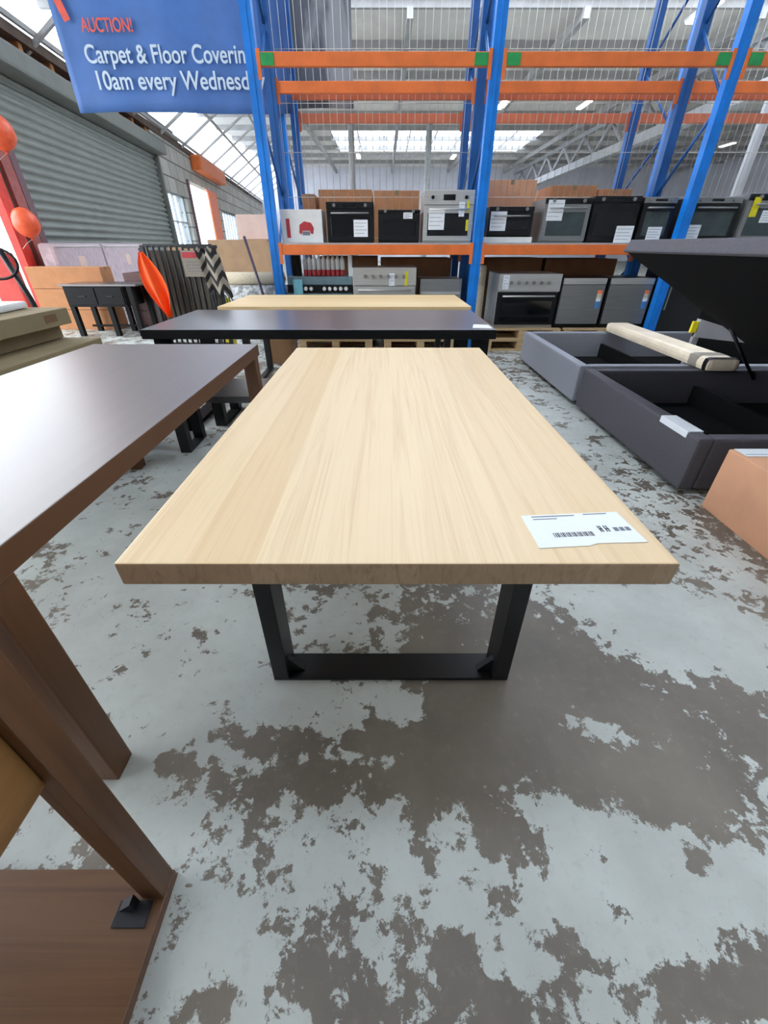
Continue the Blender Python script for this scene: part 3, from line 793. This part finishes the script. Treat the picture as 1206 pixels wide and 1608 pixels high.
# ------------------------------------------------------------------ banners
t = thing('hanging_banner', 'blue hanging banner with white and red lettering behind the rack upright', 'banner', (-3.74, 6.9, 2.58))
def wav(u, v): return .03*math.sin(u*9+v*2)*(.3+v)+.02*math.sin(u*21+1)
b = MB(); b.sheet(40, 16, lambda u, v: (u*2.62, wav(u, v)*.45, v*1.75+.01*math.sin(u*6)), .004); b.make('banner_cloth', 'banner_blue', t)
b = MB(); b.cyl((-.02, .0, 1.76), (2.64, .0, 1.76), .02); b.make('top_rail', 'galv', t)
for x in (.05, 2.57):
    b = MB(); b.cyl((x, 0, 1.78), (x, 0, ROOF-2.62), .006, n=6); b.make('hanging_rope', 'wire', t)
def text(body, x, z, size, mat, parent, y, wscale=1):
    cu = bpy.data.curves.new('lettering', 'FONT'); cu.body = body; cu.size = size; cu.extrude = .002; cu.offset = size*.012
    o = bpy.data.objects.new('lettering', cu); C.objects.link(o); o.parent = parent
    o.location = (x, y, z); o.rotation_euler = (PI/2, 0, 0); o.scale = (wscale, 1, 1); cu.materials.append(M[mat])
    bpy.context.view_layer.update()
    me = bpy.data.meshes.new_from_object(o.evaluated_get(bpy.context.evaluated_depsgraph_get()))
    p = bpy.data.objects.new('lettering', me); C.objects.link(p); p.parent = parent
    p.location = o.location; p.rotation_euler = o.rotation_euler; xs = [v.co.x for v in me.vertices]; p.scale = (wscale/(max(xs)-min(xs)), 1, 1)
    bpy.data.objects.remove(o); p.name = 'lettering'; return p
text('Carpet & Floor Coverings', .27, .42, .215, 'banner_white', t, -.034, 2.01)
text('10am every Wednesday', .30, .20, .225, 'banner_white', t, -.034, 1.99)
text('AUCTION!', .32, .667, .155, 'banner_red', t, -.034, .58)
b = MB()
b.prism([(.06, 1.25), (.14, 1.25), (.17, .92), (.22, .76), (.15, .74), (.09, .90)], 'Y', -.036, -.033); b.prism([(.14, 1.13), (.5, 1.02), (.5, 1.12), (.14, 1.25)], 'Y', -.036, -.033)
b.make('red_emblem', 'banner_red', t)
t = thing('hanging_banner', 'dark grey mottled picture banner hanging above the orange beams', 'banner', (-1.76, 9.5, 3.15))
b = MB(); b.sheet(16, 8, lambda u, v: (u*1.25, .02*math.sin(u*8), v*2.2), .004); b.make('banner_cloth', 'grey_picture', t)
b = MB(); b.cyl((-.03, 0, 2.2), (1.28, 0, 2.2), .02); b.make('top_rail', 'galv', t)
for x in (.04, 1.2):
    b = MB(); b.cyl((x, 0, 2.2), (x, 0, ROOF-3.17), .006, n=6); b.make('hanging_rope', 'wire', t)

# ------------------------------------------------------------------ left side goods
t = thing('hand_pallet_jack', 'red pallet jack with a black loop handle at the left edge', 'pallet jack', (-4.4, 5.45, 0))
b = MB(); b.box(-.16, .15, .0, .10, .25, 1.15, .02); b.make('body', 'red_steel', t)
for x in (-.13, .10):
    b = MB(); b.box(x-.07, x+.07, -1.2, -.0, .08, .13, .01); b.make('fork', 'red_steel', t)
for x in (-.08, .08):
    b = MB(); b.cyl((x-.03, .05, .09), (x+.03, .05, .09), .09, n=18); b.make('wheel', 'black_wood', t)
b = MB(); b.box(-.04, .30, .0, .06, .2, .3); b.make('yoke', 'red_steel', t)
b = MB(); b.tube([(.28, -.02, .25), (.27, -.08, .7), (.20, -.14, 1.18)], .03); b.make('shaft', 'black_metal', t)
b = MB(); b.tube([(.10+.24*math.cos(a), -.15+.02*math.sin(a), 1.05+.15*math.sin(a)) for a in [k*2*PI/24 for k in range(25)]], .014); b.make('loop_handle', 'black_wood', t)

for k, (z0, dx) in enumerate(((0, .02), (.31, 0), (.62, -.02))):
    carton(('bottom', 'middle', 'top')[k]+' long brown carton of the stack left of the black desk', -5.76+dx*.2, -4.56+dx*.2, 7.63, 7.95, z0, z0+.305, 'cardboard', 0, 'long cartons by the pallet jack', tape=(k == 2))
def mattress(label, y0, L):
    a = WA; c = Vector((WX-.125*(y0+L/2)+.36, y0+L/2, 0))
    t = thing('mattress', label, 'mattress', c, a, 'mattresses along the roller door')
    b = MB(); b.box(-.13, .13, -L/2, L/2, 0, 1.25, .06); mo = b.make('mattress_body', 'mattress_fabric', t)
    for z in (.03, 1.2):
        b = MB(); b.tube([(.135, -L/2+.05, z), (.135, L/2-.05, z)], .01, 6); b.make('piping', 'white_plastic', mo)
    b = MB(); b.box(.128, .134, -.2, .05, .85, 1.05); b.make('label_patch', 'cardboard_pink', t)
mattress('patterned mattress on its side by the roller door, near the red post', 8.12, 1.8)
mattress('patterned mattress on its side by the roller door, beside the rug stand', 9.95, 2.4)

t = thing('desk', 'black desk with a drawer box beside the orange cloth', 'desk', (-4.35, 7.0, 0))
b = MB(); b.box(-.55, .62, -.0, .6, .70, .725, .004); b.make('desktop', 'black_top', t)
b = MB(); b.box(-.5, .40, .02, .55, .42, .70, .004); b.make('drawer_box', 'black_wood', t)
for x in (-.24, .18):
    b = MB(); b.box(x-.2, x+.2, .006, .02, .45, .68, .003); dr = b.make('drawer', 'black_wood', t)
    b = MB(); b.box(x-.05, x+.05, -.012, .006, .56, .572); b.make('handle', 'black_metal', dr)
for x in (-.45, .12, .50):
    for y in (.04, .52):
        b = MB(); b.box(x-.035, x+.035, y-.035, y+.035, 0, .42 if x < .3 else .70, .003); b.make('leg', 'black_wood', t)
b = MB(); b.box(-.42, .47, .28, .31, .10, .13); b.make('stretcher', 'black_wood', t)
t = thing('drawer_chest', 'red-brown mahogany drawer chest between the black desk and orange cloth', 'drawers', (-3.93, 7.66, 0))
b = MB(); b.box(-.32, .32, .02, .5, .0, .84, .006); b.make('body', 'mahogany', t)
for k in range(3):
    b = MB(); b.box(-.30, .30, 0, .02, .06+k*.25, .28+k*.25, .004); dr = b.make('drawer', 'mahogany', t)
    b = MB(); b.cyl((0, 0, .17+k*.25), (0, -.02, .17+k*.25), .014); b.make('knob', 'black_metal', dr)
t = thing('hanging_cloth', 'bright orange cloth hanging from the left end of the rug stand', 'cloth', (-2.60, 5.22, .52))
def clo(u, v):
    w = .02+.23*(math.sin(PI*min(1, (1-v)*.75+.0))**1.) if v > 0 else .06
    wd = [.05, .15, .24, .28, .26, .18, .05]; x = (1-v)*6; i = min(5, int(x)); w = wd[6-i]*(1-(x-i))+wd[5-i]*(x-i)
    ctr = .14*(1-v)
    return (ctr*1.0+(u-.5)*w-.02, .05*math.sin(u*11)*(.3+(1-v)), v*.64)
# narrow at the hook, wide below, gathered to a point
b = MB(); b.sheet(14, 14, clo, .006); b.make('cloth_fall', 'hi_vis', t)
b = MB(); b.tube([(-.02, 0, .64), (-.03, -.01, .66), (-.035, .03, .67)], .006); b.make('hook', 'black_metal', t)

t = thing('rug_stand', 'black barred display stand holding taupe carpet samples', 'display stand', (-2.68, 5.4, 0), math.radians(-2))
for x in (0, .80):
    b = MB(); b.box(x-.02, x+.02, -.02, .02, 0, 1.22); b.make('post', 'black_metal', t)
for z in (.18, 1.20):
    b = MB(); b.box(.02, .78, -.015, .015, z, z+.03); b.make('rail', 'black_metal', t)
for k in range(11):
    x = .07+k*.066
    b = MB(); b.cyl((x, -.03, .2), (x, -.03, 1.21), .013, n=8); b.make('bar', 'black_metal', t)
b = MB(); b.box(.04, .76, .03, .10, .35, 1.17, .01); b.make('carpet_samples', 'rug_taupe', t)
for x in (.0, .80):
    b = MB(); b.box(x-.02, x+.02, -.06, .3, 0, .03); b.make('foot', 'black_metal', t)
b = MB(); b.box(.44, .70, -.052, -.045, .92, 1.17); b.box(.45, .69, -.054, -.052, 1.10, 1.155, m=1)
for k in range(4): b.box(.48, .67, -.053, -.052, 1.06-k*.03, 1.066-k*.03, m=2)
b.make('notice', ['rug_grey', 'red_print', 'ink'], t, 'grey notice sheet with a red heading')
t = thing('chevron_rug', 'black and beige chevron rug draped beside the rug stand', 'rug', (-2.0, 5.2, .75))
b = MB(); b.sheet(12, 12, lambda u, v: (-.03+u*.24+.08*(1-v), .04*math.sin(u*7), .42*v+.04*math.sin(u*12)), .012); b.make('rug_cloth', 'chevron', t)
b = MB()
for k in range(8): b.cyl((.06+k*.030, .006, 0), (.085+k*.030, .006, -.15), .006, n=5)
b.make('fringe', 'rug_dark', t)
b = MB(); b.box(.02, .05, .06, .09, -.75, .47); b.box(-.15, .2, .03, .06, .44, .47); b.box(-.1, .2, -.1, .09, -.75, -.73); b.make('hanger_post', 'black_metal', t)
o = MB().box(-2.12, -1.98, 5.76, 5.88, .0, .66, .01).make('yellow_sign_post', 'yellow_tag'); tag(o, 'yellow floor stand just behind the oak table end', 'floor stand')

# cartons, rugs between the rug stand and the rack
specs = [('large brown carton under the pinkish carton', -3.0, -2.0, 8.6, 9.3, 0, .72, 'cardboard_tan'), ('long brown carton above the large carton', -3.1, -2.05, 8.6, 9.2, .724, 1.30, 'cardboard_tan'),
         ('pinkish carton on top of the brown cartons left of the rack', -2.55, -2.0, 8.65, 9.2, 1.304, 1.66, 'cardboard_pink'),
         ('tall brown carton behind the rug stand', -4.0, -3.2, 9.0, 9.6, 0, 1.2, 'cardboard_tan')]
for lab, a, c, y0, y1, z0, z1, m in specs: carton(lab, a, c, y0, y1, z0, z1, m, 0, 'cartons by the rack end')
def rug_roll(label, x0, x1, y, z, r, mat):
    t = thing('rug_roll', label, 'rug roll', (0, y, z), 0, 'rug rolls by the rack end')
    b = MB(); b.cyl((x0, 0, 0), (x1, 0, 0), r, n=24); ro = b.make('rolled_rug', mat, t)
    b = MB(); b.cyl((x1, 0, 0), (x1+.02, 0, 0), r*.4, n=16); b.make('core', 'cardboard', ro)
b_z = 0
rug_roll('patterned grey rug roll at the bottom of the pile left of the rack', -2.75, -1.55, 7.3, .2, .2, 'rug_pattern')
rug_roll('patterned grey rug roll second from the floor left of the rack', -2.7, -1.52, 7.35, .55, .15, 'rug_pattern')
rug_roll('plain cream rug roll on top of the patterned rolls', -2.78, -1.56, 7.35, .785, .085, 'rug_cream')
t = thing('leaning_pole', 'thin dark purple pole leaning in front of the rug rolls', 'pole', (-1.62, 6.6, 0))
b = MB(); b.tube([(.0, 0, 0), (-.18, .2, .7), (-.37, .42, 1.32)], .02); b.make('shaft', 'purple_pole', t)
MB().lathe([(.03, 0), (.03, .03)], n=12).make('foot_cap', 'black_wood', t)

# cartons stacked at the left behind the brown table
zz = 0
stack = [(.115, 0, 0), (.115, .05, 0), (.115, .0, 0), (.115, .06, 0), (.115, .1, 0), (.105, .1, 0), (.09, -.16, -1), (.1, -.06, 0)]
names = ['on the floor', 'second from the floor', 'third from the floor', 'fourth from the floor', 'fifth from the floor', 'jutting out just above the table height', 'set back in shadow', 'with hand holes, topmost']
zz = 0
for (h, dx, rz), nm in zip(stack, names):
    t = carton('flat brown carton piled by the brown table, '+nm, -3.05, -2.09+dx, 1.9, 3.08, zz, zz+h-.003, 'cardboard_olive', math.radians(rz), 'flat cartons piled by the brown table', tape=False)
    if nm.startswith('with'):
        w = .5
        b = MB(); b.box((-2.09+dx+3.05)/2, (-2.09+dx+3.05)/2+.0015, .35, .46, .03, .075); b.make('hand_hole', 'cardboard_dark', t)
        b = MB(); b.box((-2.09+dx+3.05)/2, (-2.09+dx+3.05)/2+.0012, -.12, -.07, .0, h-.005); b.make('tape', 'cardboard_dark', t)
    zz += h
o = MB().box(-.35, .35, -.5, .5, 0, .04, .012).make('foam_sheet', 'white_plastic'); o.location = (-2.66, 2.5, zz); o.rotation_euler = (0, 0, .12)
tag(o, 'white foam sheet lying on the topmost flat carton', 'foam sheet')
t = thing('tape_gun', 'black tape dispenser lying on the white foam sheet', 'tape dispenser', (-2.48, 2.32, zz+.041), .4)
b = MB(); b.cyl((-.025, 0, .05), (.025, 0, .05), .05, n=20); b.make('tape_roll', 'black_wood', t)
b = MB(); b.box(-.03, .03, .02, .18, 0, .04, .008); b.make('grip', 'black_wood', t)

def balloon(label, x, y, z, r):
    t = thing('balloon', label, 'balloon', (x, y, z), 0, 'orange balloons on the door post')
    MB().lathe([(.01, -1.16*r), (.12*r, -1.12*r)]+[(r*math.sin(a)*(1 if a < PI/2 else .97), -r*1.08*math.cos(a)) for a in [.25+k*(PI-.3)/12 for k in range(13)]], n=22).make('skin', 'balloon_orange', t)
    MB().cyl((0, 0, -1.16*r), (.01, 0, -1.26*r), .012, .02, 8).make('knot', 'balloon_orange', t)
    MB().tube([(0, 0, -1.2*r), (-.10, -.02, -1.5*r), (-.14, -.1, -1.9*r)], .004, 5).make('string', 'wire', t)
balloon('orange balloon tied to the red door post, lower of two', -5.72, 8.0, 1.52, .185)
balloon('orange balloon at the photo edge above the lower balloon', -5.60, 8.0, 2.60, .2)

# ------------------------------------------------------------------ roof lamps, steelwork
lamps = [(-1.74, 29.5, 'over the far left aisle, nearer of two'), (-1.72, 36.2, 'over the far left aisle, farther of two'), (4.7, 36.4, 'over the middle of the far hall'),
         (5.0, 24.0, 'just right of the middle upright'), (20.4, 32.3, 'far right beyond the third upright'), (8.18, 15.75, 'between the blue uprights at upper right'), (8.5, 24.0, 'right of the middle bay above the truss')]
src = None
for x, y, nm in lamps:
    lab = 'bright hanging tube light '+nm
    if src is None:
        src = thing('ceiling_light', lab, 'light', (x, y, 6.2), 0, 'hanging tube lights under the roof')
        b = MB(); b.box(-.14, .14, -.62, .62, .02, .08, .01); b.make('housing', 'white_plastic', src)
        b = MB(); b.box(-.11, .11, -.6, .6, -.02, .02, .015); b.make('tube_lamp', 'tube', src)
        b = MB(); b.cyl((0, .4, .08), (0, .4, .4), .006, n=6); b.cyl((0, -.4, .08), (0, -.4, .4), .006, n=6); b.make('hanger', 'wire', src)
    else: dup(src, (x, y, 6.2), 0, lab)
t = thing('roof_truss', 'pale grey lattice truss running away under the roof at right', 'truss', (10.6, 0, 0))
b = MB(); b.box(-.18, .18, 12, 43, 4.72, 5.05); b.make('bottom_chord', 'truss', t)
b = MB(); b.box(-.1, .1, 12, 43, 6.0, 6.17); b.make('top_chord', 'truss', t)
for k in range(10):
    y = 12.3+k*3.0
    b = MB(); b.cyl((0, y, 5.05), (0, y+1.5, 6.0), .1, n=4); b.make('web', 'truss', t)
    b = MB(); b.cyl((0, y+1.5, 6.0), (0, y+3.0, 5.05), .1, n=4); b.make('web', 'truss', t)
for x, y, r, m, lab in ((6.95, 10.2, .09, 'truss', 'pale round steel column right of the third rack upright'), (-1.5, 25, .14, 'purlin', 'slim dark column far behind the white appliance box'), (2.05, 25, .14, 'galv', 'slim grey column far behind the tall stainless oven')):
    t = thing('steel_column', lab, 'column', (x, y, 0))
    b = MB(); b.cyl((0, 0, .02), (0, 0, ROOF-.42), r, n=16); b.make('shaft', m, t); b = MB(); b.box(-r*1.6, r*1.6, -r*1.6, r*1.6, 0, .02); b.make('base_plate', m, t)

# ------------------------------------------------------------------ daylight, camera
w = bpy.data.worlds.new('sky'); S.world = w; w.use_nodes = True
nt = w.node_tree; nt.nodes.clear()
tc = nt.nodes.new('ShaderNodeTexCoord'); sx = nt.nodes.new('ShaderNodeSeparateXYZ'); rp = nt.nodes.new('ShaderNodeValToRGB')
bg = nt.nodes.new('ShaderNodeBackground'); ou = nt.nodes.new('ShaderNodeOutputWorld')
nt.links.new(tc.outputs['Generated'], sx.inputs[0]); nt.links.new(sx.outputs[2], rp.inputs[0]); nt.links.new(rp.outputs[0], bg.inputs[0]); nt.links.new(bg.outputs[0], ou.inputs[0])
rp.color_ramp.elements[0].color = (.88, .93, 1, 1); rp.color_ramp.elements[1].color = (.88, .93, 1, 1)
bg.inputs[1].default_value = 7

cam = bpy.data.cameras.new('camera'); co = bpy.data.objects.new('camera', cam); C.objects.link(co)
cam.sensor_fit = 'HORIZONTAL'; cam.sensor_width = 36; cam.lens = 643/1206*36; cam.clip_start = .02; cam.clip_end = 200
co.location = (0, 0, 1.22); co.rotation_euler = (math.radians(90-33.1), 0, 0)
S.camera = co
S.view_settings.view_transform = 'Standard'; S.view_settings.look = 'None'; S.view_settings.gamma = 1; S.view_settings.use_curve_mapping = False
S.view_settings.exposure = -.03
S.cycles.use_denoising = True; S.cycles.max_bounces = 10; S.cycles.diffuse_bounces = 5; S.cycles.transparent_max_bounces = 12
